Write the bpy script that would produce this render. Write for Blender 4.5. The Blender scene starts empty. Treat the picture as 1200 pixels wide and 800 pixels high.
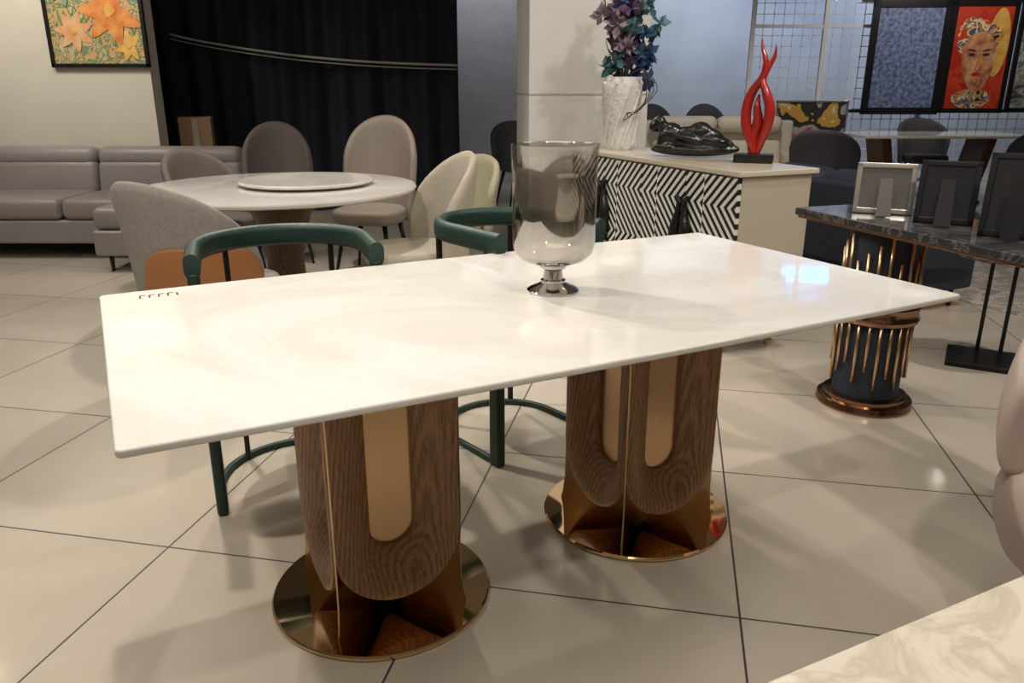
import bpy, math, random
from mathutils import Vector, Matrix
random.seed(7)
R=math.radians
# ------------------------------------------------------------------ materials
def nodes(m):
    m.use_nodes=True
    return m.node_tree, m.node_tree.nodes, m.node_tree.links
def mat(name,col,rough=.5,metal=0,noise=0,nscale=8,bump=0,bscale=60,coat=0,spec=.5,sheen=0,col2=None,emit=None,estr=0):
    m=bpy.data.materials.new(name); nt,N,L=nodes(m); b=N["Principled BSDF"]
    c=(*col,1); b.inputs["Base Color"].default_value=c
    b.inputs["Roughness"].default_value=rough; b.inputs["Metallic"].default_value=metal
    b.inputs["Specular IOR Level"].default_value=spec
    if coat: b.inputs["Coat Weight"].default_value=coat; b.inputs["Coat Roughness"].default_value=.05
    if sheen: b.inputs["Sheen Weight"].default_value=sheen
    tc=N.new("ShaderNodeTexCoord")
    if noise or col2:
        n=N.new("ShaderNodeTexNoise"); n.inputs["Scale"].default_value=nscale; n.inputs["Detail"].default_value=6
        L.new(tc.outputs["Object"],n.inputs["Vector"])
        r=N.new("ShaderNodeValToRGB"); r.color_ramp.elements[0].position=.35; r.color_ramp.elements[1].position=.65
        if col2 is None: col2=tuple(x*(1-noise) for x in col)
        r.color_ramp.elements[0].color=(*col2,1); r.color_ramp.elements[1].color=c
        L.new(n.outputs["Fac"],r.inputs["Fac"]); L.new(r.outputs["Color"],b.inputs["Base Color"])
    if bump:
        n=N.new("ShaderNodeTexNoise"); n.inputs["Scale"].default_value=bscale; n.inputs["Detail"].default_value=4
        L.new(tc.outputs["Object"],n.inputs["Vector"])
        bp=N.new("ShaderNodeBump"); bp.inputs["Strength"].default_value=bump; bp.inputs["Distance"].default_value=.01
        L.new(n.outputs["Fac"],bp.inputs["Height"]); L.new(bp.outputs["Normal"],b.inputs["Normal"])
    if emit: b.inputs["Emission Color"].default_value=(*emit,1); b.inputs["Emission Strength"].default_value=estr
    return m
def marble(name,base,vein,scale=2,rough=.06,amount=.5,lo=.45,hi=.6):
    m=bpy.data.materials.new(name); nt,N,L=nodes(m); b=N["Principled BSDF"]
    tc=N.new("ShaderNodeTexCoord"); n=N.new("ShaderNodeTexNoise"); n.inputs["Scale"].default_value=scale; n.inputs["Detail"].default_value=10
    n.inputs["Roughness"].default_value=.6; n.inputs["Distortion"].default_value=1.6
    L.new(tc.outputs["Object"],n.inputs["Vector"])
    r=N.new("ShaderNodeValToRGB"); e=r.color_ramp.elements
    e[0].position=lo; e[0].color=(*base,1); e[1].position=hi; e[1].color=(*base,1)
    k=e.new((lo+hi)/2); k.color=(*[base[i]*(1-amount)+vein[i]*amount for i in range(3)],1)
    L.new(n.outputs["Fac"],r.inputs["Fac"]); L.new(r.outputs["Color"],b.inputs["Base Color"])
    b.inputs["Roughness"].default_value=rough
    return m
def mathn(N,L,op,a,b=None,c=None):
    n=N.new("ShaderNodeMath"); n.operation=op
    for i,v in enumerate((a,b,c)):
        if v is None: continue
        if isinstance(v,(int,float)): n.inputs[i].default_value=v
        else: L.new(v,n.inputs[i])
    return n.outputs[0]
def floor_mat():
    m=bpy.data.materials.new("floor_tiles"); nt,N,L=nodes(m); b=N["Principled BSDF"]
    g=N.new("ShaderNodeNewGeometry"); pos=g.outputs["Position"]
    def line(vec,off):
        d=N.new("ShaderNodeVectorMath"); d.operation="DOT_PRODUCT"; d.inputs[1].default_value=vec; L.new(pos,d.inputs[0])
        x=mathn(N,L,"SUBTRACT",d.outputs["Value"],off); x=mathn(N,L,"DIVIDE",x,.8)
        cell=mathn(N,L,"FLOOR",x)
        x=mathn(N,L,"ADD",x,.5); x=mathn(N,L,"FLOORED_MODULO",x,1.0); x=mathn(N,L,"SUBTRACT",x,.5); x=mathn(N,L,"ABSOLUTE",x)
        return mathn(N,L,"LESS_THAN",x,.0036),cell
    a,c1=line((.9799,-.1994,0),.230); c,c2=line((.1994,.9799,0),1.742)
    k=mathn(N,L,"MAXIMUM",a,c)
    cc=N.new("ShaderNodeCombineXYZ"); L.new(c1,cc.inputs[0]); L.new(c2,cc.inputs[1])
    wn=N.new("ShaderNodeTexWhiteNoise"); L.new(cc.outputs[0],wn.inputs["Vector"])
    n=N.new("ShaderNodeTexNoise"); n.inputs["Scale"].default_value=2.2; n.inputs["Detail"].default_value=8; n.inputs["Distortion"].default_value=.8; L.new(pos,n.inputs["Vector"])
    s=mathn(N,L,"MULTIPLY_ADD",wn.outputs["Value"],.25,n.outputs["Fac"])
    r=N.new("ShaderNodeValToRGB"); r.color_ramp.elements[0].position=.35; r.color_ramp.elements[1].position=.9
    r.color_ramp.elements[0].color=(.50,.445,.365,1); r.color_ramp.elements[1].color=(.59,.535,.45,1)
    L.new(s,r.inputs["Fac"])
    mx=N.new("ShaderNodeMix"); mx.data_type="RGBA"; L.new(k,mx.inputs[0]); L.new(r.outputs[0],mx.inputs[6]); mx.inputs[7].default_value=(.05,.043,.04,1)
    L.new(mx.outputs[2],b.inputs["Base Color"])
    rr=mathn(N,L,"MULTIPLY_ADD",k,.5,.10); L.new(rr,b.inputs["Roughness"])
    return m
def wood_mat(name="oak_wood",c1=(.15,.075,.035),c2=(.46,.25,.125),fq=340,amp=.14):
    m=bpy.data.materials.new(name); nt,N,L=nodes(m); b=N["Principled BSDF"]
    tc=N.new("ShaderNodeTexCoord"); mp=N.new("ShaderNodeMapping"); mp.inputs["Scale"].default_value=(1,1,.14); L.new(tc.outputs["Object"],mp.inputs[0])
    w=N.new("ShaderNodeTexNoise"); w.inputs["Scale"].default_value=3.6; w.inputs["Detail"].default_value=0; L.new(mp.outputs[0],w.inputs["Vector"])
    x=mathn(N,L,"MULTIPLY",w.outputs["Fac"],fq); x=mathn(N,L,"SINE",x)
    f=N.new("ShaderNodeTexNoise"); f.inputs["Scale"].default_value=190; f.inputs["Detail"].default_value=3; L.new(mp.outputs[0],f.inputs["Vector"])
    y=mathn(N,L,"MULTIPLY_ADD",x,amp,f.outputs["Fac"])
    r=N.new("ShaderNodeValToRGB"); r.color_ramp.elements[0].position=.15; r.color_ramp.elements[1].position=.8
    r.color_ramp.elements[0].color=(*c1,1); r.color_ramp.elements[1].color=(*c2,1)
    L.new(y,r.inputs[0]); L.new(r.outputs[0],b.inputs["Base Color"]); b.inputs["Roughness"].default_value=.40
    bp=N.new("ShaderNodeBump"); bp.inputs["Strength"].default_value=.10; bp.inputs["Distance"].default_value=.003; L.new(y,bp.inputs["Height"]); L.new(bp.outputs[0],b.inputs["Normal"])
    return m
def zebra_mat():
    m=bpy.data.materials.new("zebra_inlay"); nt,N,L=nodes(m); b=N["Principled BSDF"]
    tc=N.new("ShaderNodeTexCoord"); sp=N.new("ShaderNodeSeparateXYZ"); L.new(tc.outputs["Object"],sp.inputs[0])
    X,Z=sp.outputs[0],sp.outputs[2]
    a=mathn(N,L,"PINGPONG",mathn(N,L,"ADD",X,.05),.26); c=mathn(N,L,"PINGPONG",mathn(N,L,"ADD",Z,.06),.26)
    p=mathn(N,L,"ADD",a,c); q=mathn(N,L,"SUBTRACT",a,c)
    reg2=mathn(N,L,"GREATER_THAN",mathn(N,L,"PINGPONG",mathn(N,L,"ADD",X,.31),.52),.26)
    v1=mathn(N,L,"ADD",mathn(N,L,"MULTIPLY",p,reg2),mathn(N,L,"MULTIPLY",q,mathn(N,L,"SUBTRACT",1,reg2)))
    v=mathn(N,L,"DIVIDE",v1,.052); v=mathn(N,L,"FLOORED_MODULO",v,1.0); v=mathn(N,L,"GREATER_THAN",v,.5)
    mx=N.new("ShaderNodeMix"); mx.data_type="RGBA"; L.new(v,mx.inputs[0]); mx.inputs[6].default_value=(.02,.02,.022,1); mx.inputs[7].default_value=(.78,.76,.72,1)
    L.new(mx.outputs[2],b.inputs["Base Color"]); b.inputs["Roughness"].default_value=.25
    return m
def smoke_glass():
    m=bpy.data.materials.new("smoked_mirror_glass"); nt,N,L=nodes(m); b=N["Principled BSDF"]
    b.inputs["Base Color"].default_value=(.70,.68,.65,1); b.inputs["Metallic"].default_value=1; b.inputs["Roughness"].default_value=.05
    t=N.new("ShaderNodeBsdfTransparent"); t.inputs[0].default_value=(.90,.88,.86,1)
    tc=N.new("ShaderNodeTexCoord"); sp=N.new("ShaderNodeSeparateXYZ"); L.new(tc.outputs["Object"],sp.inputs[0])
    r=N.new("ShaderNodeMapRange"); r.inputs[1].default_value=.08; r.inputs[2].default_value=.36; r.inputs[3].default_value=.60; r.inputs[4].default_value=.20
    L.new(sp.outputs[2],r.inputs[0])
    mx=N.new("ShaderNodeMixShader"); L.new(r.outputs[0],mx.inputs[0]); L.new(t.outputs[0],mx.inputs[1]); L.new(b.outputs[0],mx.inputs[2])
    L.new(mx.outputs[0],N["Material Output"].inputs[0]); return m
def ramp_art(name,cols,scale,dist=1.5,vor=False):
    m=bpy.data.materials.new(name); nt,N,L=nodes(m); b=N["Principled BSDF"]
    tc=N.new("ShaderNodeTexCoord")
    n=N.new("ShaderNodeTexNoise"); n.inputs["Scale"].default_value=scale; n.inputs["Detail"].default_value=3; n.inputs["Distortion"].default_value=dist
    L.new(tc.outputs["Object"],n.inputs["Vector"])
    r=N.new("ShaderNodeValToRGB"); r.color_ramp.interpolation="CONSTANT"; e=r.color_ramp.elements
    k=len(cols); lo,hi=.30,.68
    e[0].position=0; e[0].color=(*cols[0],1); e[1].position=lo+(hi-lo)/(k); e[1].color=(*cols[1],1)
    for i in range(2,k):
        x=e.new(lo+(hi-lo)*i/k); x.color=(*cols[i],1)
    L.new(n.outputs["Fac"],r.inputs[0]); L.new(r.outputs[0],b.inputs["Base Color"]); b.inputs["Roughness"].default_value=.4
    return m
M={}
M["marble"]=marble("white_marble",(.83,.812,.775),(.62,.54,.44),1.1,.045,.30,.40,.62)
M["fgmarble"]=marble("cream_marble",(.74,.68,.57),(.42,.33,.23),7,.12,.42,.40,.60)
M["dkmarble"]=marble("black_marble",(.035,.033,.035),(.30,.28,.27),7,.1,.40,.50,.56)
M["floor"]=floor_mat(); M["wood"]=wood_mat(); M["dwood"]=wood_mat("walnut_wood",(.05,.022,.012),(.16,.075,.04))
M["gold"]=mat("rose_gold_mirror",(.84,.59,.34),.05,1)
M["goldfin"]=mat("gold_edge",(.60,.40,.23),.22,1)
M["goldsatin"]=mat("gold_satin",(.68,.46,.27),.28,1)
M["bronze"]=mat("bronze",(.33,.19,.12),.18,1)
M["chrome"]=mat("chrome",(.55,.53,.51),.06,1)
M["green"]=mat("green_leather",(.010,.038,.027),.48,bump=.12,bscale=200)
M["wall"]=mat("plaster_warm",(.62,.58,.49),.9,noise=.05,nscale=2,bump=.05)
M["ceil"]=mat("ceiling_white",(.50,.48,.45),.9,noise=.05)
M["wallblue"]=mat("plaster_blue_grey",(.46,.48,.51),.9,noise=.15,nscale=1.2)
M["wallgrey"]=mat("plaster_grey",(.46,.46,.50),.9,noise=.1)
M["colm"]=mat("column_paint",(.76,.75,.72),.6,noise=.03)
M["curtain"]=mat("black_curtain",(.010,.012,.022),.85,bump=.2,bscale=30)
M["rope"]=mat("woven_trim",(.45,.42,.36),.8,bump=.3,bscale=150)
M["grey"]=mat("grey_leather",(.27,.24,.235),.40,noise=.1,nscale=3,bump=.12,bscale=120)
M["greyfab"]=mat("grey_fabric",(.36,.33,.30),.85,noise=.15,nscale=60,bump=.2,bscale=300)
M["orange"]=mat("tan_leather",(.42,.18,.065),.45,bump=.1,bscale=150)
M["taupe"]=mat("taupe_leather",(.27,.225,.185),.5,bump=.1,bscale=150)
M["brown"]=mat("brown_fabric",(.15,.125,.115),.7,bump=.1,bscale=200)
M["beige"]=mat("beige_fabric",(.52,.47,.38),.75,noise=.08,nscale=40,bump=.15,bscale=250)
M["olive"]=mat("straw_fabric",(.40,.37,.25),.75,noise=.08,nscale=40,bump=.15,bscale=250)
M["pink"]=mat("blush_leather",(.48,.39,.34),.5,bump=.08,bscale=150)
M["navy"]=mat("navy_fabric",(.022,.030,.048),.7,noise=.2,nscale=50,bump=.15,bscale=250)
M["dgrey"]=mat("charcoal_fabric",(.07,.072,.085),.7,bump=.1,bscale=200)
M["cream"]=mat("cream_leather",(.70,.64,.54),.55,bump=.08,bscale=100)
M["black"]=mat("black_metal",(.012,.012,.013),.35,metal=.3)
M["blk"]=mat("black_gloss_resin",(.012,.012,.012),.25,bump=.3,bscale=35)
M["red"]=mat("red_lacquer",(.40,.020,.012),.22,coat=.3)
M["champ"]=mat("champagne_lacquer",(.52,.46,.36),.35)
M["champtop"]=mat("champagne_top",(.60,.54,.43),.2)
M["zebra"]=zebra_mat(); M["smoke"]=smoke_glass()
M["white"]=mat("white_ceramic",(.72,.71,.68),.45,bump=.9,bscale=45)
M["wire"]=mat("white_wire",(.80,.81,.83),.4)
M["silver"]=mat("silver_frame",(.66,.63,.58),.25,.9)
M["card"]=mat("cardboard",(.33,.20,.11),.8)
M["backgrey"]=mat("felt_grey",(.13,.12,.115),.8)
M["backblack"]=mat("felt_black",(.012,.012,.013),.75)
M["purple"]=mat("petal_purple",(.20,.12,.26),.6,noise=.5,nscale=20)
M["blue"]=mat("petal_blue",(.05,.12,.30),.6,noise=.4,nscale=20)
M["teal"]=mat("petal_teal",(.10,.24,.27),.6,noise=.4,nscale=20)
M["mauve"]=mat("petal_mauve",(.30,.22,.27),.6,noise=.3,nscale=20)
M["twig"]=mat("twig",(.06,.04,.035),.7)
M["rug"]=ramp_art("rug_pattern",[(.55,.50,.42),(.40,.36,.32),(.62,.57,.50),(.30,.28,.27)],3.5)
M["cartblue"]=mat("mosaic_blue",(.24,.30,.50),.5,col2=(.06,.09,.22),nscale=22)
M["led"]=mat("blue_led",(.1,.4,1),.4,emit=(.0,.25,1),estr=28)
M["lampglow"]=mat("lamp_glow",(1,1,1),.4,emit=(1,.92,.8),estr=14)
# ------------------------------------------------------------------ geometry helpers
SC=bpy.context.scene.collection
def grp(name,loc=(0,0,0),rot=0):
    e=bpy.data.objects.new(name,None); SC.objects.link(e); e.location=loc; e.rotation_euler=(0,0,R(rot)); e.empty_display_size=.1
    return e
def obj(name,verts,faces,m,parent=None,smooth=False,loc=(0,0,0),rot=(0,0,0),autos=None):
    me=bpy.data.meshes.new(name); me.from_pydata([tuple(v) for v in verts],[],faces); me.update()
    import bmesh
    bm=bmesh.new(); bm.from_mesh(me); bmesh.ops.recalc_face_normals(bm,faces=bm.faces); bm.to_mesh(me); bm.free()
    o=bpy.data.objects.new(name,me); SC.objects.link(o)
    if m: me.materials.append(M[m] if isinstance(m,str) else m)
    if parent: o.parent=parent
    o.location=loc; o.rotation_euler=rot
    if smooth:
        for p in me.polygons: p.use_smooth=True
        if autos: me.set_sharp_from_angle(angle=R(autos))
    return o
def box(name,c,s,m,parent=None,bev=.004,seg=2,rot=(0,0,0),smooth=True):
    x,y,z=[k/2 for k in s]
    v=[(a*x,b*y,d*z) for a in(-1,1) for b in(-1,1) for d in(-1,1)]
    f=[(0,1,3,2),(4,6,7,5),(0,4,5,1),(2,3,7,6),(0,2,6,4),(1,5,7,3)]
    o=obj(name,v,f,m,parent,loc=c,rot=rot)
    if bev:
        b=o.modifiers.new("b","BEVEL"); b.width=min(bev,min(s)*.49); b.segments=seg; b.limit_method="NONE"
        if smooth:
            for p in o.data.polygons: p.use_smooth=True
            if seg<4: o.modifiers.new("w","WEIGHTED_NORMAL")
    return o
def lathe(name,prof,m,parent=None,loc=(0,0,0),seg=56,autos=35,sx=1,sy=1,rot=(0,0,0)):
    v=[];f=[];n=len(prof)
    for i in range(seg):
        a=2*math.pi*i/seg
        for r,z in prof: v.append((r*math.cos(a)*sx,r*math.sin(a)*sy,z))
    for i in range(seg):
        j=(i+1)%seg
        for k in range(n-1):
            f.append((i*n+k,j*n+k,j*n+k+1,i*n+k+1))
    if prof[0][0]>1e-6: f.append(tuple(i*n for i in range(seg)))
    if prof[-1][0]>1e-6: f.append(tuple(i*n+n-1 for i in range(seg)))
    o=obj(name,v,f,m,parent,smooth=True,loc=loc,rot=rot)
    import bmesh
    bm=bmesh.new(); bm.from_mesh(o.data); bmesh.ops.remove_doubles(bm,verts=bm.verts,dist=1e-5); bmesh.ops.recalc_face_normals(bm,faces=bm.faces); bm.to_mesh(o.data); bm.free()
    for p in o.data.polygons: p.use_smooth=True
    o.data.set_sharp_from_angle(angle=R(autos))
    return o
def tube(name,pts,rad,m,parent=None,cyclic=False,seg=10,flat=1.0,spl=4):
    P=[Vector(p) for p in pts]; n=len(P)
    rr=rad if isinstance(rad,(list,tuple)) else [rad]*n
    Q=[];RR=[]
    rng=n if cyclic else n-1
    for i in range(rng):
        p0=P[(i-1)%n] if cyclic or i>0 else P[0]; p1=P[i]; p2=P[(i+1)%n]; p3=P[(i+2)%n] if cyclic or i+2<n else P[-1]
        for k in range(spl):
            t=k/spl
            Q.append(.5*((2*p1)+(-p0+p2)*t+(2*p0-5*p1+4*p2-p3)*t*t+(-p0+3*p1-3*p2+p3)*t**3))
            RR.append(rr[i]*(1-t)+rr[(i+1)%n]*t)
    if not cyclic: Q.append(P[-1]); RR.append(rr[-1])
    v=[];f=[];N=len(Q); up=None
    for i in range(N):
        t=(Q[(i+1)%N]-Q[i-1]) if (cyclic or 0<i<N-1) else (Q[1]-Q[0] if i==0 else Q[-1]-Q[-2])
        t.normalize()
        if up is None:
            up=Vector((0,0,1)) if abs(t.z)<.9 else Vector((0,1,0))
        a=t.cross(up)
        if a.length<1e-4: a=t.orthogonal()
        a.normalize(); b=a.cross(t).normalized(); up=b
        for k in range(seg):
            w=2*math.pi*k/seg
            v.append(Q[i]+a*math.cos(w)*RR[i]*flat+b*math.sin(w)*RR[i])
    for i in range(N if cyclic else N-1):
        j=(i+1)%N
        for k in range(seg):
            l=(k+1)%seg; f.append((i*seg+k,i*seg+l,j*seg+l,j*seg+k))
    if not cyclic: f.append(tuple(range(seg))); f.append(tuple((N-1)*seg+k for k in range(seg)))
    return obj(name,v,f,m,parent,smooth=True)
def sweep(name,path,sec,m,parent=None,smooth=True):
    P=[Vector(p) for p in path]; v=[];f=[];n=len(sec);N=len(P)
    for i in range(N):
        t=P[min(i+1,N-1)]-P[max(i-1,0)]; t.z=0; t.normalize(); a=Vector((t.y,-t.x,0))
        for s,u in sec: v.append(P[i]+a*s+Vector((0,0,u)))
    for i in range(N-1):
        for k in range(n):
            l=(k+1)%n; f.append((i*n+k,i*n+l,(i+1)*n+l,(i+1)*n+k))
    f.append(tuple(range(n))); f.append(tuple((N-1)*n+k for k in range(n)))
    return obj(name,v,f,m,parent,smooth=smooth,autos=50)
def rsec(w,h,r=.3,n=4):
    r=min(w,h)*r; out=[]
    for cx,cy,a0 in((w/2-r,h/2-r,0),(-w/2+r,h/2-r,90),(-w/2+r,-h/2+r,180),(w/2-r,-h/2+r,270)):
        for k in range(n+1):
            a=R(a0+90*k/n); out.append((cx+r*math.cos(a),cy+r*math.sin(a)))
    return out
def surf(name,fn,nu,nv,m,parent=None,thick=0,sub=0,off=0,closeu=False):
    v=[fn(i/(nu if closeu else nu-1),j/(nv-1)) for i in range(nu) for j in range(nv)]
    f=[]
    for i in range(nu if closeu else nu-1):
        for j in range(nv-1):
            k=(i+1)%nu
            f.append((i*nv+j,k*nv+j,k*nv+j+1,i*nv+j+1))
    o=obj(name,v,f,m,parent,smooth=True)
    if thick:
        s=o.modifiers.new("s","SOLIDIFY"); s.thickness=thick; s.offset=off
    if sub:
        s=o.modifiers.new("u","SUBSURF"); s.levels=sub; s.render_levels=sub
    return o
def prism(name,poly,z0,z1,m,parent=None,bev=0,loc=(0,0,0),rot=(0,0,0),seg=2):
    n=len(poly); v=[(x,y,z0) for x,y in poly]+[(x,y,z1) for x,y in poly]
    f=[tuple(range(n))[::-1],tuple(range(n,2*n))]+[(i,(i+1)%n,(i+1)%n+n,i+n) for i in range(n)]
    o=obj(name,v,f,m,parent,loc=loc,rot=rot)
    if bev:
        b=o.modifiers.new("b","BEVEL"); b.width=bev; b.segments=seg; b.limit_method="ANGLE"; b.angle_limit=R(50)
    return o
def cyl_between(name,a,b,r0,r1,m,parent=None,seg=14):
    return tube(name,[a,b],[r0,r1],m,parent,seg=seg,spl=1)
def merged_boxes(name,boxes,m,parent=None,loc=(0,0,0),rot=(0,0,0)):
    v=[];f=[]
    for (c,s) in boxes:
        o=len(v)
        for a in(-1,1):
            for b in(-1,1):
                for d in(-1,1): v.append((c[0]+a*s[0]/2,c[1]+b*s[1]/2,c[2]+d*s[2]/2))
        f+= [tuple(o+i for i in q) for q in [(0,1,3,2),(4,6,7,5),(0,4,5,1),(2,3,7,6),(0,2,6,4),(1,5,7,3)]]
    return obj(name,v,f,m,parent,loc=loc,rot=rot)
# ------------------------------------------------------------------ room
def plane_box(name,x0,x1,y0,y1,z0,z1,m):
    return box(name,((x0+x1)/2,(y0+y1)/2,(z0+z1)/2),(x1-x0,y1-y0,z1-z0),m,bev=0)
CH=3.3
plane_box("floor",-7,10,-3,13.2,-.1,0,"floor")
plane_box("ceiling",-7,10,-3,13.2,CH,CH+.1,"ceil")
plane_box("wall_left",-7.1,-7,-3,13.2,0,CH,"wall")
plane_box("wall_right",10,10.1,-3,13.2,0,CH,"wall")
plane_box("wall_front",-7,10,-3.1,-3,0,CH,"wall")
plane_box("wall_back",-7,10,13.1,13.2,0,CH,"wallblue")
plane_box("wall_sofa",-7,-3.05,7.0,7.18,0,CH,"wall")
plane_box("wall_storage",-3.0,1.6,11.0,11.1,0,CH,"wallgrey")
col=grp("column",(.47,5.72,0),7)
box("shaft",(0,0,CH/2),(.80,.62,CH),"colm",col,bev=.006)
box("seam",(0,0,1.22),(.806,.626,.012),"champ",col,bev=.002)
box("plinth",(0,0,.05),(.83,.65,.1),"colm",col,bev=.004)
cur=grp("stage_curtain",(-2.25,8.5,0),0)
def cf(u,v):
    x=-1.75+3.45*u; z=.02+3.2*v
    return (x,.05*math.sin(u*75)+.04*math.sin(u*31+2)*(1-.4*v)+.05*math.sin(v*5+u*9),z)
surf("drape",cf,260,14,"curtain",cur)
pts=[(-1.15+2.85*t, -.14, 1.76-.29*t**.8-.05*math.sin(t*math.pi)) for t in [i/14 for i in range(15)]]
tube("woven_trim",pts,.012,"rope",cur,spl=3,seg=6)
tube("woven_trim_lower",[(x,y-.005,z-.040) for x,y,z in pts],.006,"rope",cur,spl=3,seg=6)
cyl_between("rod",(-1.8,0,3.24),(1.75,0,3.24),.015,.015,"black",cur)
# ------------------------------------------------------------------ main table
T=grp("dining_table",(.040,1.952,0),27.7)
def boat(hx,hy,bulge,rc=.03):
    out=[]
    def arc(cx,cy,a0):
        for k in range(7):
            a=R(a0+90*k/6); out.append((cx+rc*math.cos(a),cy+rc*math.sin(a)))
    n=14
    arc(hx-rc,hy-rc,0)
    for i in range(1,n):
        t=i/n; out.append((hx-rc-2*(hx-rc)*t, hy+bulge*math.sin(math.pi*t)))
    arc(-hx+rc,hy-rc,90); arc(-hx+rc,-hy+rc,180)
    for i in range(1,n):
        t=i/n; out.append((-hx+rc+2*(hx-rc)*t, -hy-bulge*math.sin(math.pi*t)))
    arc(hx-rc,-hy+rc,270)
    return out
prism("marble_top",[(x+.012,y) for x,y in boat(.986,.512,.012,.012)],.745,.76,"marble",T,bev=.005,seg=3)
box("sub_top",(0,0.02,.738),(1.2,.42,.014),"black",T,bev=.002)
merged_boxes("maker_label",[((-.875+.022*i,.455,.7602),(.014,.005,.0006)) for i in range(4)]+[((-.882+.022*i,.438,.7602),(.004,.026,.0006)) for i in range(5)],"black",T)
def pedestal(cx,cy):
    lathe("mirror_disc",[(0,0),(.279,0),(.283,.004),(.283,.010),(.279,.014),(0,.014)],"gold",T,loc=(cx,cy,0),seg=96)
    K=1.06
    H1=.735; ro=.159; ri=.057; zo=.074+ro; zi=.198+ri
    def path(r,zc,n=22):
        p=[(-r,H1),(-r,(H1+zc)/2)]
        for k in range(n+1):
            a=math.pi+math.pi*k/n; p.append((r*math.cos(a),zc+r*math.sin(a)))
        return p+[(r,(H1+zc)/2),(r,H1)]
    po,pi_=path(ro,zo),path(ri,zi)
    for q in range(4):
        rot=(0,0,math.pi/2*q)
        def L3(a,b,t,y,sc=1): return [((a[i][0]*(1-t)+b[i][0]*t)*sc,y*K,a[i][1]*(1-t)+b[i][1]*t) for i in range(len(a))]
        layers=[L3(po,pi_,0,-.045,.28),L3(po,pi_,0,-.146),L3(po,pi_,.03,-.153),L3(po,pi_,.12,-.156),L3(po,pi_,.35,-.150),L3(po,pi_,.7,-.130),L3(po,pi_,.97,-.108),L3(po,pi_,1,-.104),L3(po,pi_,1,-.088)]
        v=[];f=[];n=len(po)
        for l in layers: v+=l
        for a in range(len(layers)-1):
            for i in range(n-1): f.append((a*n+i,a*n+i+1,(a+1)*n+i+1,(a+1)*n+i))
        obj("wood_u_arch",v,f,"wood",T,smooth=True,loc=(cx,cy,0),rot=rot,autos=40)
        obj("inset_panel",[(x,-.100,z) for x,z in pi_],[tuple(range(len(pi_)))],"goldsatin",T,loc=(cx,cy,0),rot=rot)
        d=math.pi/4+math.pi/2*q
        prof=[(.0,.014),(.236,.014),(.230,.04),(.225,.09),(.2240,.14),(.2240,H1),(.0,H1)]
        t=.0022; v=[]
        for s in(-1,1):
            for r,z in prof: v.append((r*math.cos(d)-s*t*math.sin(d), r*math.sin(d)+s*t*math.cos(d), z))
        n=len(prof); f=[tuple(range(n)),tuple(range(n,2*n))]+[(i,(i+1)%n,(i+1)%n+n,i+n) for i in range(n)]
        obj("gold_fin",v,f,"goldfin",T,loc=(cx,cy,0))
    box("top_plate",(cx,cy,.735),(.30,.30,.012),"goldsatin",T,bev=.002)
pedestal(-.418,.028); pedestal(.412,.045)
# ------------------------------------------------------------------ hurricane vase
V=grp("hurricane_vase",(.107,2.0,.7605),0)
lathe("foot",[(0,0),(.066,0),(.068,.004),(.060,.010),(.040,.018),(.032,.024),(.033,.030),(.026,.034),(.024,.055),(.034,.063),(.036,.070),(.0,.070)],"chrome",V)
prof=[(0.0,.071),(.050,.074),(.080,.084),(.099,.102),(.106,.125),(.107,.20),(.1075,.30),(.110,.372),(.112,.374),(.109,.370),(.1055,.30),(.105,.20),(.104,.126),(.097,.105),(.079,.088),(.049,.078),(0,.075)]
lathe("bowl",prof,"smoke",V,seg=72,autos=60)
# ------------------------------------------------------------------ green chairs
def green_chair(C,back,top=.825,r=.26,st=.17):
    G=grp("green_armchair",(C[0],C[1],0),back-90)
    def hs(r,z,n=26,e=0):
        p=[(-r,-e,z)]+[(-r,st*.5,z)]
        for k in range(n+1):
            a=math.pi-math.pi*k/n; p.append((r*math.cos(a),st+r*math.sin(a),z))
        return p+[(r,st*.5,z),(r,-e,z)]
    sweep("back_rail",hs(r,top-.036,e=.025),rsec(.045,.072,.48),"green",G)
    sweep("floor_ring",hs(r,.012),rsec(.022,.022,.3),"green",G)
    for s in(-1,1):
        box("front_leg",(s*r,0,.385),(.034,.055,.77),"green",G,bev=.010,seg=3)
        box("rear_leg",(s*.17,st+.19*r/.26,.385),(.018,.018,.77),"black",G,bev=.003)
    out=[]
    for k in range(40):
        a=2*math.pi*k/40; ca,sa=math.cos(a),math.sin(a); e=.45
        out.append(((r-.03)*math.copysign(abs(ca)**e,ca) if sa<0 else (r-.03)*ca, (st+(r-.03)*sa) if sa>=0 else (st-.19*abs(sa)**e)))
    prism("seat_cushion",out,.40,.475,"green",G,bev=.03,seg=4)
    prism("seat_frame",[(x*.96,y*.96) for x,y in out],.375,.40,"black",G)
    return G
green_chair((-.660,2.265),110)
green_chair((.125,2.645),130,r=.23,st=.24)
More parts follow.
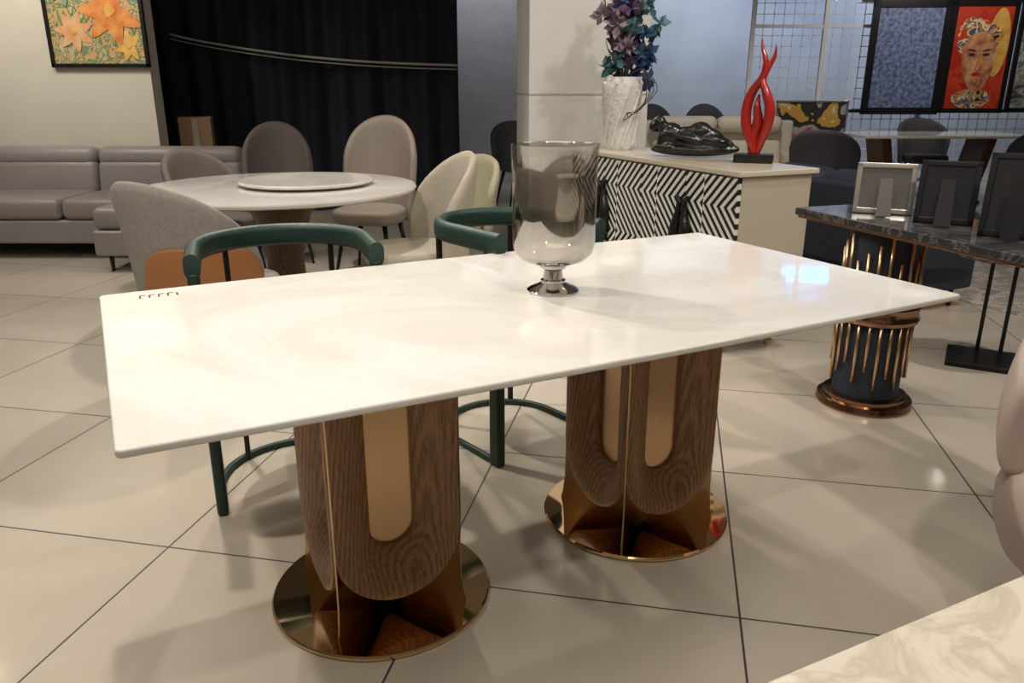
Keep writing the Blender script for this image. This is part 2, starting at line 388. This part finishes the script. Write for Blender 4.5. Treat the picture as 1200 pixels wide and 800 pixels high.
# ------------------------------------------------------------------ upholstered chairs (face local -Y)
def tub_chair(name,loc,rot,m,h=.86,w=.58,ang=95,mo=None,legs="black",low=.60,seatz=.47,flare=.07,cushion=None,ex=.6,mr=(-.8,.8)):
    G=grp(name,(loc[0],loc[1],0),rot)
    rs=w/2-.03
    out=[]
    for k in range(44):
        a=2*math.pi*k/44; ca,sa=math.cos(a),math.sin(a); e=.55
        out.append((rs*math.copysign(abs(ca)**(e if sa<0 else .9),ca), rs*sa if sa>=0 else -(rs+.0)*abs(sa)**e))
    prism("seat_cushion",out,seatz-.10,seatz,cushion or m,G,bev=.035,seg=4)
    def sh(extra=0,lim=(-1,1),zt=None):
        def fn(u,v):
            q=lim[0]+(lim[1]-lim[0])*u; a=R(90+q*ang)
            zt_=low+(h-low)*(math.cos(q*math.pi/2)**ex if abs(q)<1 else 0) if zt is None else seatz-.02+(zt-seatz+.02)*max(0,1-(2*u-1)**4)**.5
            z0=seatz-.12; z=z0+(zt_-z0)*v
            r=w/2+flare*((z-z0)/(h-z0))**1.2+extra
            return (r*math.cos(a),r*math.sin(a)*.98+.0,z)
        return fn
    surf("back_shell",sh(),26,8,m,G,thick=.05,sub=1,off=0)
    if mo:
        surf("outer_back_panel",sh(.032,mr,seatz+.19),26,5,mo,G,thick=.012,sub=1,off=0)
    for sx in(-1,1):
        for sy in(-1,1):
            cyl_between("leg",(sx*rs*.60,sy*rs*.60,seatz-.10),(sx*rs*.86,sy*rs*.86,0),.018,.010,legs,G)
    return G
tub_chair("dining_chair",(-1.33,3.41),150,"greyfab",h=.92,w=.56,mo="orange",legs="black",ang=94,low=.54,mr=(-.05,.97))
tub_chair("dining_chair",(-.53,4.12),-66,"beige",h=.95,w=.55,legs="black",ang=76,low=.58)
tub_chair("dining_chair",(-.98,5.50),-12,"taupe",h=1.08,w=.54,ang=60,low=.55,flare=.1,ex=.38)
tub_chair("dining_chair",(-1.74,5.95),16,"brown",h=1.02,w=.52,ang=60,low=.55,flare=.08,ex=.40)
tub_chair("dining_chair",(-1.90,5.12),62,"brown",h=.89,w=.50,ang=75,low=.6)
tub_chair("dining_chair",(-.40,5.20),-40,"olive",h=.84,w=.50,ang=75,low=.6)
# ------------------------------------------------------------------ round table
RT=grp("round_dining_table",(-1.28,4.37,0),0)
lathe("marble_top",[(0,.722),(.73,.722),(.745,.728),(.75,.740),(.745,.748),(.735,.75),(0,.75)],"marble",RT,seg=96)
lathe("pedestal",[(0,0),(.34,0),(.34,.02),(.30,.03),(.12,.07),(.10,.35),(.16,.60),(.26,.70),(.26,.722),(0,.722)],"dwood",RT)
LS=grp("lazy_susan",(-1.14,4.42,.7505),0)
lathe("bearing",[(0,0),(.12,0),(.12,.012),(0,.012)],"black",LS)
lathe("turntable",[(0,.012),(.355,.012),(.365,.018),(.365,.026),(.358,.032),(0,.032)],"marble",LS,seg=80)
# ------------------------------------------------------------------ sofas (face local -Y)
def sofa(name,loc,rot,w,d,m,n=2,h=.80,seat=.44,arms=True,head=True):
    G=grp(name,(loc[0],loc[1],0),rot)
    aw=.16 if arms else 0
    box("base",(0,0,.21),(w,d,.18),m,G,bev=.02,seg=3)
    iw=(w-2*aw)/n
    for i in range(n):
        x=-w/2+aw+iw*(i+.5)
        box("seat_cushion",(x,-.10,.30+(seat-.28)/2),(iw-.006,d-.18,seat-.28),m,G,bev=.05,seg=5)
        box("back_cushion",(x,d/2-.22,seat+.10),(iw-.008,.20,.30),m,G,bev=.06,seg=5,rot=(R(-10),0,0))
        if head: box("headrest",(x,d/2-.17,h-.08),(iw-.008,.25,.17),m,G,bev=.075,seg=5,rot=(R(-8),0,0))
    box("back_frame",(0,d/2-.07,h/2+.02),(w,.14,h-.12),m,G,bev=.03,seg=3)
    if arms:
        for s in(-1,1): box("armrest",(s*(w/2-aw/2),-.02,.36),(aw,d-.06,.44),m,G,bev=.04,seg=4)
    for sx in(-1,1):
        for sy in(-1,1):
            cyl_between("leg",(sx*(w/2-.08),sy*(d/2-.07),.13),(sx*(w/2-.08),sy*(d/2-.07),0),.016,.012,"black",G)
    return G
G=sofa("grey_sofa",(-4.02,6.42),0,3.6,.92,"grey",n=3,h=.79,arms=False)
box("chaise_base",(1.43,-.68,.21),(.74,.50,.18),"grey",G,bev=.02,seg=3)
box("chaise_cushion",(1.43,-.66,.38),(.74,.50,.16),"grey",G,bev=.05,seg=5)
for sx in(1.14,1.72): cyl_between("leg",(sx,-.86,.13),(sx,-.86,0),.018,.012,"black",G)
sofa("navy_sofa",(2.15,5.02),113.8,1.3,.75,"navy",n=2,h=.78,arms=True,head=True)
sofa("cream_sofa",(2.25,8.7),0,1.75,.9,"cream",n=2,h=.95,seat=.45)
# ------------------------------------------------------------------ sideboard
S=grp("zebra_sideboard",(.38+.8*.403+.23*.914,5.07-.8*.914+.23*.403,0),-66.2)
W,D=1.6,.44
box("carcass",(0,0,.53),(W,D-.03,.70),"champ",S,bev=.004)
box("top",(0,0,.89),(W+.03,D+.03,.025),"champtop",S,bev=.004)
for i in range(4):
    x=-W/2+.2+.4*i
    d=box("door",(x,-D/2+.005,.53),(.396,.022,.68),None,S,bev=.002); d.data.materials.append(M["zebra"])
for x in(-.4,.4):
    for s in(-1,1):
        pts=[(x+s*.035,-D/2-.022,.40),(x+s*.045,-D/2-.022,.56),(x+s*.028,-D/2-.022,.66),(x+s*.022,-D/2-.022,.72),(x+s*.05,-D/2-.022,.75)]
        tube("door_handle",pts,[.030,.034,.018,.014,.006],"blk",S)
for sx in(-.68,-.2,.2,.68):
    for sy in(-.15,.15):
        lathe("turned_foot",[(0,0),(.018,0),(.022,.02),(.014,.04),(.030,.075),(.038,.105),(.028,.13),(.020,.145),(.034,.165),(.036,.18),(0,.18)],"goldsatin",S,loc=(sx,sy,0),seg=24)
# ------------------------------------------------------------------ flower vase
F=grp("flower_vase",(.655,4.90,.903),0)
lathe("vase",[(0,0),(.075,0),(.085,.02),(.085,.08),(.10,.20),(.118,.32),(.12,.38),(.10,.42),(.085,.41),(.09,.36),(.06,.1),(0,.05)],"white",F,sx=1,sy=.8,seg=40)
for k in range(8):
    a0=2*math.pi*k/8
    tube("relief_rib",[(.087*math.cos(a0+t*1.2)*(1+.35*t),.072*math.sin(a0+t*1.2)*(1+.35*t),.02+.37*t) for t in[i/6 for i in range(7)]],.010,"white",F,seg=6)
def petals(name,centers,m,size,n):
    v=[];f=[]
    for c in centers:
        for k in range(n):
            d=Vector((random.gauss(0,1),random.gauss(0,1),random.gauss(0,1)+.3)).normalized()
            s=size*random.uniform(.7,1.2); side=d.orthogonal().normalized(); side.rotate(Matrix.Rotation(random.uniform(0,6.28),3,d)); nn=d.cross(side)
            b=Vector(c); i=len(v)
            v+= [b, b+d*s*.5+side*s*.32+nn*s*.12, b+d*s*1.0+nn*s*.25, b+d*s*.5-side*s*.32+nn*s*.12, b+d*s*.5-nn*s*.02]
            f+= [(i,i+1,i+4),(i+4,i+1,i+2),(i,i+4,i+3),(i+4,i+2,i+3)]
    return obj(name,v,f,m,F,smooth=True)
def cl(n,cx,cz,rx,rz): return [(cx+random.gauss(0,rx),random.gauss(0,.06),cz+random.gauss(0,rz)) for _ in range(n)]
petals("mauve_flowers",cl(12,-.03,.72,.06,.08),"mauve",.075,14)
petals("purple_flowers",cl(10,.0,.60,.06,.08)+cl(4,.02,.88,.03,.05),"purple",.07,14)
petals("blue_flowers",cl(13,.10,.50,.05,.08)+cl(4,.0,.85,.03,.05),"blue",.065,14)
petals("teal_leaves",cl(14,.08,.68,.08,.1)+cl(5,-.04,.5,.04,.05),"teal",.07,9)
for k in range(16):
    a=random.uniform(-1,1); tx=a*.17; tz=random.uniform(.6,.98)-abs(a)*.1
    tube("stem",[(0,0,.3),(tx*.3,random.uniform(-.03,.03),.5),(tx*.8+.02*math.sin(k),random.uniform(-.05,.05),(.5+tz)/2),(tx,random.uniform(-.08,.08),tz)],[.005,.004,.003,.002],"twig",F,seg=5,spl=3)
for k in range(4):
    tube("hanging_twig",[(0.02,-.05,.42),(.10,-.09,.46),(.13+.02*k,-.1,.34),(.10-.03*k,-.11,.24-.02*k),(.02,-.12,.22)],.003,"twig",F,seg=5)
# ------------------------------------------------------------------ reclining sculpture
def blob(name,parts,m,parent,vox=.008):
    import bmesh
    bm=bmesh.new()
    for (c,s,ry) in parts:
        mt=Matrix.Translation(c)@Matrix.Rotation(ry,4,'Y')@Matrix.Diagonal((*s,1))
        bmesh.ops.create_uvsphere(bm,u_segments=20,v_segments=12,radius=1,matrix=mt)
    me=bpy.data.meshes.new(name); bm.to_mesh(me); bm.free()
    o=bpy.data.objects.new(name,me); SC.objects.link(o); o.parent=parent; me.materials.append(M[m])
    r=o.modifiers.new("r","REMESH"); r.mode='VOXEL'; r.voxel_size=vox; r.use_smooth_shade=True
    s=o.modifiers.new("s","SMOOTH"); s.factor=.5; s.iterations=3
    return o
RS=grp("reclining_figure_sculpture",(.99,4.40,.906),-14)
blob("body",[((0,0,.034),(.235,.075,.034),0),((.05,0,.06),(.17,.06,.04),.1),
 ((-.185,0,.175),(.032,.034,.038),0),((-.215,.01,.155),(.032,.032,.035),.4),
 ((-.15,0,.135),(.034,.034,.034),.7),((-.12,0,.115),(.070,.058,.062),.5),
 ((-.04,0,.110),(.065,.048,.048),.1),((.03,0,.122),(.068,.055,.062),0),
 ((.10,.0,.110),(.07,.040,.036),.45),((.10,-.035,.085),(.08,.03,.03),.2),
 ((.165,0,.070),(.055,.030,.028),.35),((.215,0,.042),(.03,.022,.018),.1),
 ((-.17,-.045,.095),(.024,.024,.055),.25),((-.16,-.05,.05),(.06,.022,.02),0),
 ((-.03,-.05,.095),(.09,.020,.020),.25)],"blk",RS)
# ------------------------------------------------------------------ flame sculpture
FS=grp("flame_sculpture",(1.22,4.06,.903),-20)
box("plinth",(0,0,.022),(.19,.10,.044),"blk",FS,bev=.004)
tube("flame_left",[(.0,0,.04),(-.02,.0,.10),(-.050,.01,.18),(-.056,.02,.26),(-.035,.02,.34),(.010,.0,.41),(.018,-.005,.48),(-.002,0,.54),(-.010,0,.59)],[.022,.030,.036,.037,.032,.026,.020,.012,.002],"red",FS,seg=16,flat=.7)
tube("flame_right",[(.01,0,.04),(.03,.0,.11),(.054,-.01,.19),(.056,-.02,.27),(.032,-.02,.34),(.012,.0,.40),(.034,.01,.46),(.056,.01,.51),(.058,0,.56)],[.022,.030,.036,.037,.030,.022,.018,.012,.002],"red",FS,seg=16,flat=.7)
tube("flame_core",[(0,0,.04),(-.012,.01,.12),(.006,.0,.20),(-.004,-.01,.27),(0,0,.33)],[.028,.028,.026,.018,.004],"red",FS,seg=14)
# ------------------------------------------------------------------ console table (dark marble)
d=(.33,-.944); n_=(.944,.33); FLc=(1.206,3.355); Lc=1.5; Dc=.46
cc=(FLc[0]+d[0]*Lc/2+n_[0]*Dc/2, FLc[1]+d[1]*Lc/2+n_[1]*Dc/2)
CT=grp("console_table",(cc[0],cc[1],0),math.degrees(math.atan2(d[1],d[0])))
box("marble_top",(0,0,.765),(Lc,Dc,.03),"dkmarble",CT,bev=.005)
box("gold_trim",(0,0,.745),(Lc-.02,Dc-.02,.012),"bronze",CT,bev=.002)
for px in(-Lc/2+.34,Lc/2-.18):
    py=-.05
    lathe("base_disc",[(0,0),(.185,0),(.19,.01),(.185,.03),(.165,.035),(.165,.05),(.15,.055),(0,.055)],"bronze",CT,loc=(px,py,0),seg=64)
    lathe("column_core",[(0,.05),(.13,.05),(.13,.74),(0,.74)],"navy",CT,loc=(px,py,0),seg=48)
    lathe("collar",[(0,.37),(.160,.37),(.166,.385),(.160,.40),(.160,.42),(.166,.435),(.160,.45),(0,.45)],"bronze",CT,loc=(px,py,0),seg=48)
    for k in range(22):
        a=2*math.pi*k/22; hgt=(.10+.10*((k*7)%5)/4); h2=.72-.10*((k*3)%4)/3
        cyl_between("rod_lower",(px+.143*math.cos(a),py+.143*math.sin(a),hgt),(px+.143*math.cos(a),py+.143*math.sin(a),.40),.007,.007,"goldsatin",CT,seg=8)
        cyl_between("rod_upper",(px+.143*math.cos(a),py+.143*math.sin(a),.42),(px+.143*math.cos(a),py+.143*math.sin(a),h2),.007,.007,"goldsatin",CT,seg=8)
def photo_frame(loc,rot,w,h,mf,mb,tilt=-12):
    G=grp("photo_frame",(loc[0],loc[1],.781),rot)
    P=grp("tilt",(0,0,0)); P.parent=G; P.rotation_euler=(R(tilt),0,0)
    b=.020
    for nm,c,s in(("rail_bottom",(0,0,b/2),(w,.02,b)),("rail_top",(0,0,h-b/2),(w,.02,b)),("stile_left",(-w/2+b/2,0,h/2),(b,.02,h)),("stile_right",(w/2-b/2,0,h/2),(b,.02,h))):
        box(nm,c,s,mf,P,bev=.002)
    box("backing",(0,0,h/2),(w-.03,.012,h-.03),mb,P,bev=.001)
    q=prism("easel_strut",[(-.028,0),(.028,0),(.022,h*.76),(-.022,h*.76)],0,.004,mb,G)
    q.location=(0,-.09,0.002); q.rotation_euler=(R(90-(22 if h<.25 else 6)),0,0)
    return G
photo_frame((1.49,3.17),-22,.22,.20,"silver","backgrey")
photo_frame((1.61,2.93),-30,.20,.23,"black","backblack")
photo_frame((1.69,2.64),-35,.20,.28,"black","backblack")
ST=grp("side_table",(2.30,3.58,0),-30)
box("base_plate",(0,0,.012),(.36,.30,.024),"black",ST,bev=.003)
for s in(-1,1): box("post",(s*.05,.12,.27),(.018,.018,.50),"black",ST,bev=.002)
lathe("top",[(0,.52),(.22,.52),(.225,.53),(.22,.54),(0,.54)],"dkmarble",ST)
RG=grp("area_rug",(3.56,4.85,0),24)
box("pile",(0,0,.004),(1.5,1.9,.008),"rug",RG,bev=.002)
# ------------------------------------------------------------------ pictures
def picture(name,c,rot,w,h,fw,mf,mc,art=None,z=0):
    G=grp(name,c,rot)
    for nm,cc_,s in(("rail_bottom",(0,0,-h/2+fw/2),(w,.035,fw)),("rail_top",(0,0,h/2-fw/2),(w,.035,fw)),("stile_left",(-w/2+fw/2,0,0),(fw,.035,h)),("stile_right",(w/2-fw/2,0,0),(fw,.035,h))):
        box(nm,cc_,s,mf,G,bev=.003)
    box("canvas",(0,.005,0),(w-fw*1.5,.012,h-fw*1.5),mc,G,bev=0)
    if art: art(G)
    return G
def ell(name,c,a,b,rot,m,G,y=-.004,n=20,egg=.45):
    v=[];ca,sa=math.cos(rot),math.sin(rot)
    for k in range(n):
        t=2*math.pi*k/n; p=a*math.cos(t); q=b*math.sin(t)*(1-egg*math.cos(t))
        v.append((c[0]+p*ca-q*sa,y,c[1]+p*sa+q*ca))
    return obj(name,v,[tuple(range(n))],m,G)
M["pa1"]=mat("paint_orange",(.55,.13,.02),.5,col2=(.72,.32,.07),nscale=9)
M["pa2"]=mat("paint_peach",(.64,.28,.11),.5,col2=(.66,.42,.22),nscale=9)
M["pa3"]=mat("paint_teal",(.10,.26,.20),.5,col2=(.30,.42,.28),nscale=9)
M["pa4"]=mat("paint_yellow",(.58,.30,.04),.5,col2=(.74,.46,.12),nscale=9)
M["pskin"]=mat("paint_skin",(.66,.36,.16),.5,col2=(.28,.07,.04),nscale=8)
M["pdark"]=mat("paint_dark",(.03,.02,.03),.5)
M["canvas1"]=ramp_art("floral_canvas",[(.46,.38,.22),(.16,.24,.12),(.56,.34,.15),(.14,.20,.08),(.50,.42,.26)],7)
M["canvasred"]=ramp_art("red_canvas",[(.46,.03,.015),(.52,.05,.02),(.42,.02,.01)],3)
M["canvasface"]=ramp_art("face_paint",[(.02,.02,.03),(.60,.25,.05),(.05,.10,.20),(.75,.55,.25),(.55,.04,.02),(.1,.25,.2),(.8,.7,.5)],5,1.2)
M["canvasgrey"]=ramp_art("grey_canvas",[(.06,.06,.06),(.20,.21,.20),(.36,.38,.36),(.13,.15,.13)],3.5,2)
M["canvasabs"]=ramp_art("abstract_canvas",[(.6,.55,.45),(.55,.32,.06),(.03,.03,.03),(.35,.35,.35),(.45,.08,.06)],2.2,.3)
def floral(G):
    for (cx,cz,sc,mm) in((.14,.02,1.5,"pa1"),(-.18,-.14,.9,"pa2"),(-.22,.18,.7,"pa3"),(.02,.3,.8,"pa2"),(.26,-.25,.7,"pa4"),(.30,.22,.6,"pa1")):
        for k in range(7):
            a=2*math.pi*k/7+cx*3; L_=.10*sc
            if abs(cx+L_*1.8*math.cos(a))<.38 and abs(cz+L_*1.8*math.sin(a))<.38:
                ell("petal",(cx+L_*.8*math.cos(a),cz+L_*.8*math.sin(a)),L_,.045*sc,a,mm,G,y=-.004-.0008*k)
        ell("flower_centre",(cx,cz),.03*sc,.03*sc,0,"pa4",G,y=-.012)
picture("floral_painting",(-3.44,6.97,1.84),0,.82,.84,.030,"black","canvas1",floral)
def facep(G):
    ell("yellow_field",(.20,.18),.13,.40,0,"pa4",G,y=-.003,egg=0)
    ell("hair",(-.02,.22),.27,.25,.2,"canvasface",G,y=-.005)
    ell("head",(.0,-.05),.36,.20,-1.52,"pskin",G,y=-.0065,egg=.25)
    for s in(-1,1):
        ell("eye",(s*.085-.005,.04),.045,.018,0,"pdark",G,y=-.009,egg=0)
        ell("brow",(s*.085-.005,.09),.055,.010,s*.2,"pdark",G,y=-.009,egg=0)
    ell("nose",(.0,-.06),.08,.02,1.57,"pa1",G,y=-.009); ell("mouth",(.0,-.19),.065,.025,0,"canvasred",G,y=-.009,egg=0)
    ell("collar",(-.02,-.48),.24,.12,0,"canvasface",G,y=-.008,egg=0)
picture("mosaic_artwork",(4.89,10.35,1.60),-3,.95,1.34,.085,"black","cartblue")
picture("face_painting",(5.76,10.3,1.60),-3,.78,1.30,.055,"black","canvasred",facep)
picture("grey_painting",(6.56,10.25,1.60),-3,.78,1.28,.055,"black","canvasgrey")
WM=grp("wire_mesh_panel",(6.5,10.5,0),0)
bars=[((-3.5+.125*i,0,1.55),(.009,.006,2.9)) for i in range(57)]+[((0,0,.12+.125*i),(7.0,.006,.009)) for i in range(24)]
merged_boxes("wires",bars,"wire",WM)
merged_boxes("posts",[((x,0,1.6),(.05,.05,3.2)) for x in(-3.5,-2.6,-1.3,1.0,3.5)]+[((0,0,z),(7.0,.04,.04)) for z in(1.98,.1)],"wire",WM)
merged_boxes("display_rail",[((-.0,-.05,.97),(4.4,.03,.04)),((-.0,-.05,2.27),(4.4,.03,.04))],"black",WM)
CB=grp("low_cabinet",(3.66,10.05,0),0)
box("body",(0,0,.34),(1.0,.36,.48),"champ",CB)
for s in(-1,1): box("door",(s*.245,-.185,.34),(.48,.015,.44),"champ",CB,bev=.003); box("knob",(s*.04,-.20,.36),(.015,.02,.08),"goldsatin",CB)
for sx in(-.42,.42):
    for sy in(-.12,.12): cyl_between("leg",(sx,sy,.10),(sx,sy,0),.02,.015,"goldsatin",CB)
picture("abstract_painting",(3.66,9.99,.845),0,.88,.52,.02,"silver","canvasabs")
def rect_table(name,loc,rot,w,dp,h,top,legs):
    G=grp(name,(loc[0],loc[1],0),rot)
    prism("top",boat(w/2,dp/2,.02),h-.03,h,top,G,bev=.006)
    for s in(-1,1):
        box("leg_slab",(s*w*.28,0,(h-.03)/2+.01),(.10,dp*.5,h-.05),legs,G,bev=.01,rot=(0,R(12*s),0))
        box("foot",(s*w*.28-s*.08,0,.02),(.2,dp*.6,.04),legs,G,bev=.01)
    return G
rect_table("marble_dining_table",(4.75,9.2),0,1.85,.9,.76,"marble","dwood")
for x,y,r in((2.98,7.65,150),(5.35,8.25,180),(6.05,9.3,-90),(5.1,9.95,0)):
    tub_chair("lounge_chair",(x,y),r,"dgrey",h=.90,w=.54,ang=85,low=.62)
for x,y,r in((1.80,10.3,0),(2.50,10.35,0)):
    tub_chair("lounge_chair",(x,y),r,"dgrey",h=1.06,w=.56,ang=70,low=.62)
tub_chair("lounge_chair",(.12,9.0),20,"dgrey",h=.9,w=.6,ang=80,low=.6)
BX=grp("cardboard_box",(-2.95,7.6,0),15)
box("carton",(0,0,.5),(.28,.25,1.0),"card",BX,bev=.003); box("tape",(0,-.126,.5),(.05,.002,.98),"beige",BX,bev=0)
# ------------------------------------------------------------------ foreground table + chair
a=(.898,.44); b_=(.44,-.898)
fc=(.23+a[0]*.72+b_[0]*.26,.59+a[1]*.72+b_[1]*.26)
FT=grp("cream_marble_table",(fc[0],fc[1],0),26.1)
box("top",(0,0,.735),(1.7,.52,.03),"fgmarble",FT,bev=.006,seg=3)
for s in(-1,1):
    box("leg_panel",(s*.5,0,.36),(.10,.36,.72),"champ",FT,bev=.01)
PC=grp("blush_chair",(1.40,1.50,0),-30)
lathe("seat_base",[(0,.22),(.22,.22),(.275,.25),(.30,.31),(.305,.38),(.29,.44),(.25,.47),(0,.475)],"pink",PC,seg=56,autos=80)
def pf(u,v):
    q=2*u-1; a=R(90+q*105); zt=.62+.18*math.cos(q*math.pi/2)**.5 if abs(q)<1 else .62
    z=.44+(zt-.44)*v
    r=.275+.02*math.sin(v*math.pi)
    return (r*math.cos(a),r*math.sin(a),z)
surf("back_shell",pf,30,8,"pink",PC,thick=.07,sub=2)
for k in range(4):
    a_=R(45+90*k); cyl_between("leg",(.20*math.cos(a_),.20*math.sin(a_),.24),(.20*math.cos(a_),.20*math.sin(a_),0),.018,.012,"black",PC)
# ------------------------------------------------------------------ lights
WARM=(1,.92,.81)
def spot(loc,tgt,e,size=80,rad=.05,col=WARM,blend=.6):
    l=bpy.data.lights.new("ceiling_spotlight","SPOT"); l.energy=e; l.spot_size=R(size); l.spot_blend=blend; l.shadow_soft_size=rad; l.color=col
    o=bpy.data.objects.new("ceiling_spotlight",l); SC.objects.link(o); o.location=loc
    dd=Vector(tgt)-Vector(loc); o.rotation_euler=dd.to_track_quat('-Z','Y').to_euler()
def area(loc,e,sx,sy,col=(1,.94,.86)):  # area lights added as soft fill below the ceiling, no panel fixture there
    l=bpy.data.lights.new("soft_fill_light","AREA"); l.energy=e; l.shape='RECTANGLE'; l.size=sx; l.size_y=sy; l.color=col
    o=bpy.data.objects.new("soft_fill_light",l); SC.objects.link(o); o.location=loc
spot((-1.4,3.2,3.1),(.0,1.8,.7),160,75,.045)
spot((1.2,3.4,3.1),(.9,1.6,.3),50,90,.06)
spot((-1.8,1.2,3.1),(-1.5,2.6,0),115,95,.06)
spot((.9,.3,3.1),(1.3,2.0,0),75,95,.06)
spot((-1.2,5.2,3.1),(-1.2,4.2,.7),160,95,.06)
spot((-4.2,5.2,3.1),(-4.0,6.8,.9),140,100,.06)
spot((-3.4,5.6,3.1),(-3.47,7.0,1.7),65,60,.06)
spot((.4,4.3,3.1),(.5,5.4,1.6),62,80,.05)
spot((1.6,3.2,3.1),(1.0,4.2,.8),75,80,.05)
spot((2.9,3.0,3.1),(2.4,3.8,0),120,100,.06)
spot((5.2,8.6,3.1),(5.2,10.3,1.6),100,110,.06)
spot((2.2,7.2,3.1),(2.3,8.7,.6),100,90,.06)
spot((-.4,9.8,3.1),(-.4,11,1.9),50,90,.06,(.95,.96,1))
spot((2.5,11.4,3.1),(2.3,13.1,1.6),130,130,.06,(.78,.87,1))
spot((6.3,11.2,3.1),(6.0,13.1,1.4),160,150,.06,(.78,.87,1))
area((-.5,.8,3.28),36,2.5,2.0)
area((-2.8,3.6,3.28),34,2,2)
area((2.5,2.2,3.28),20,1.5,1.5)
for x,y in((-1.4,3.2),(1.2,3.4),(-1.2,5.2),(-4.2,5.2),(.4,4.3),(2.9,3.0),(2.2,7.2),(5.2,8.6)):
    D_=grp("downlight",(x,y,CH),0)
    lathe("housing",[(0,0),(.06,0),(.06,-.04),(.052,-.04),(.05,-.01),(0,-.01)],"wire",D_,seg=28)
    lathe("lens",[(0,-.012),(.049,-.012)],"lampglow",D_,seg=28)
LD=grp("blue_led_tube",(4.5,11.8,2.95),-4)
cyl_between("tube",(-.34,0,0),(.34,0,0),.025,.025,"led",LD)
cyl_between("tube",(-.28,.0,.12),(.36,0,.12),.02,.02,"led",LD)
merged_boxes("hanger",[((-.3,0,.19),(.01,.01,.34)),((.3,0,.19),(.01,.01,.34))],"black",LD)
w=bpy.data.worlds.new("world"); bpy.context.scene.world=w; w.use_nodes=True
w.node_tree.nodes["Background"].inputs[0].default_value=(.9,.92,1,1); w.node_tree.nodes["Background"].inputs[1].default_value=.1
# ------------------------------------------------------------------ camera
cam=bpy.data.cameras.new("camera"); co=bpy.data.objects.new("camera",cam); SC.objects.link(co)
cam.sensor_width=36; cam.lens=36*920/1200; co.location=(0,0,1.27); co.rotation_euler=(R(90)-math.atan(.325),0,0)
cam.clip_start=.02
bpy.context.scene.camera=co
bpy.context.scene.view_settings.view_transform='Standard'
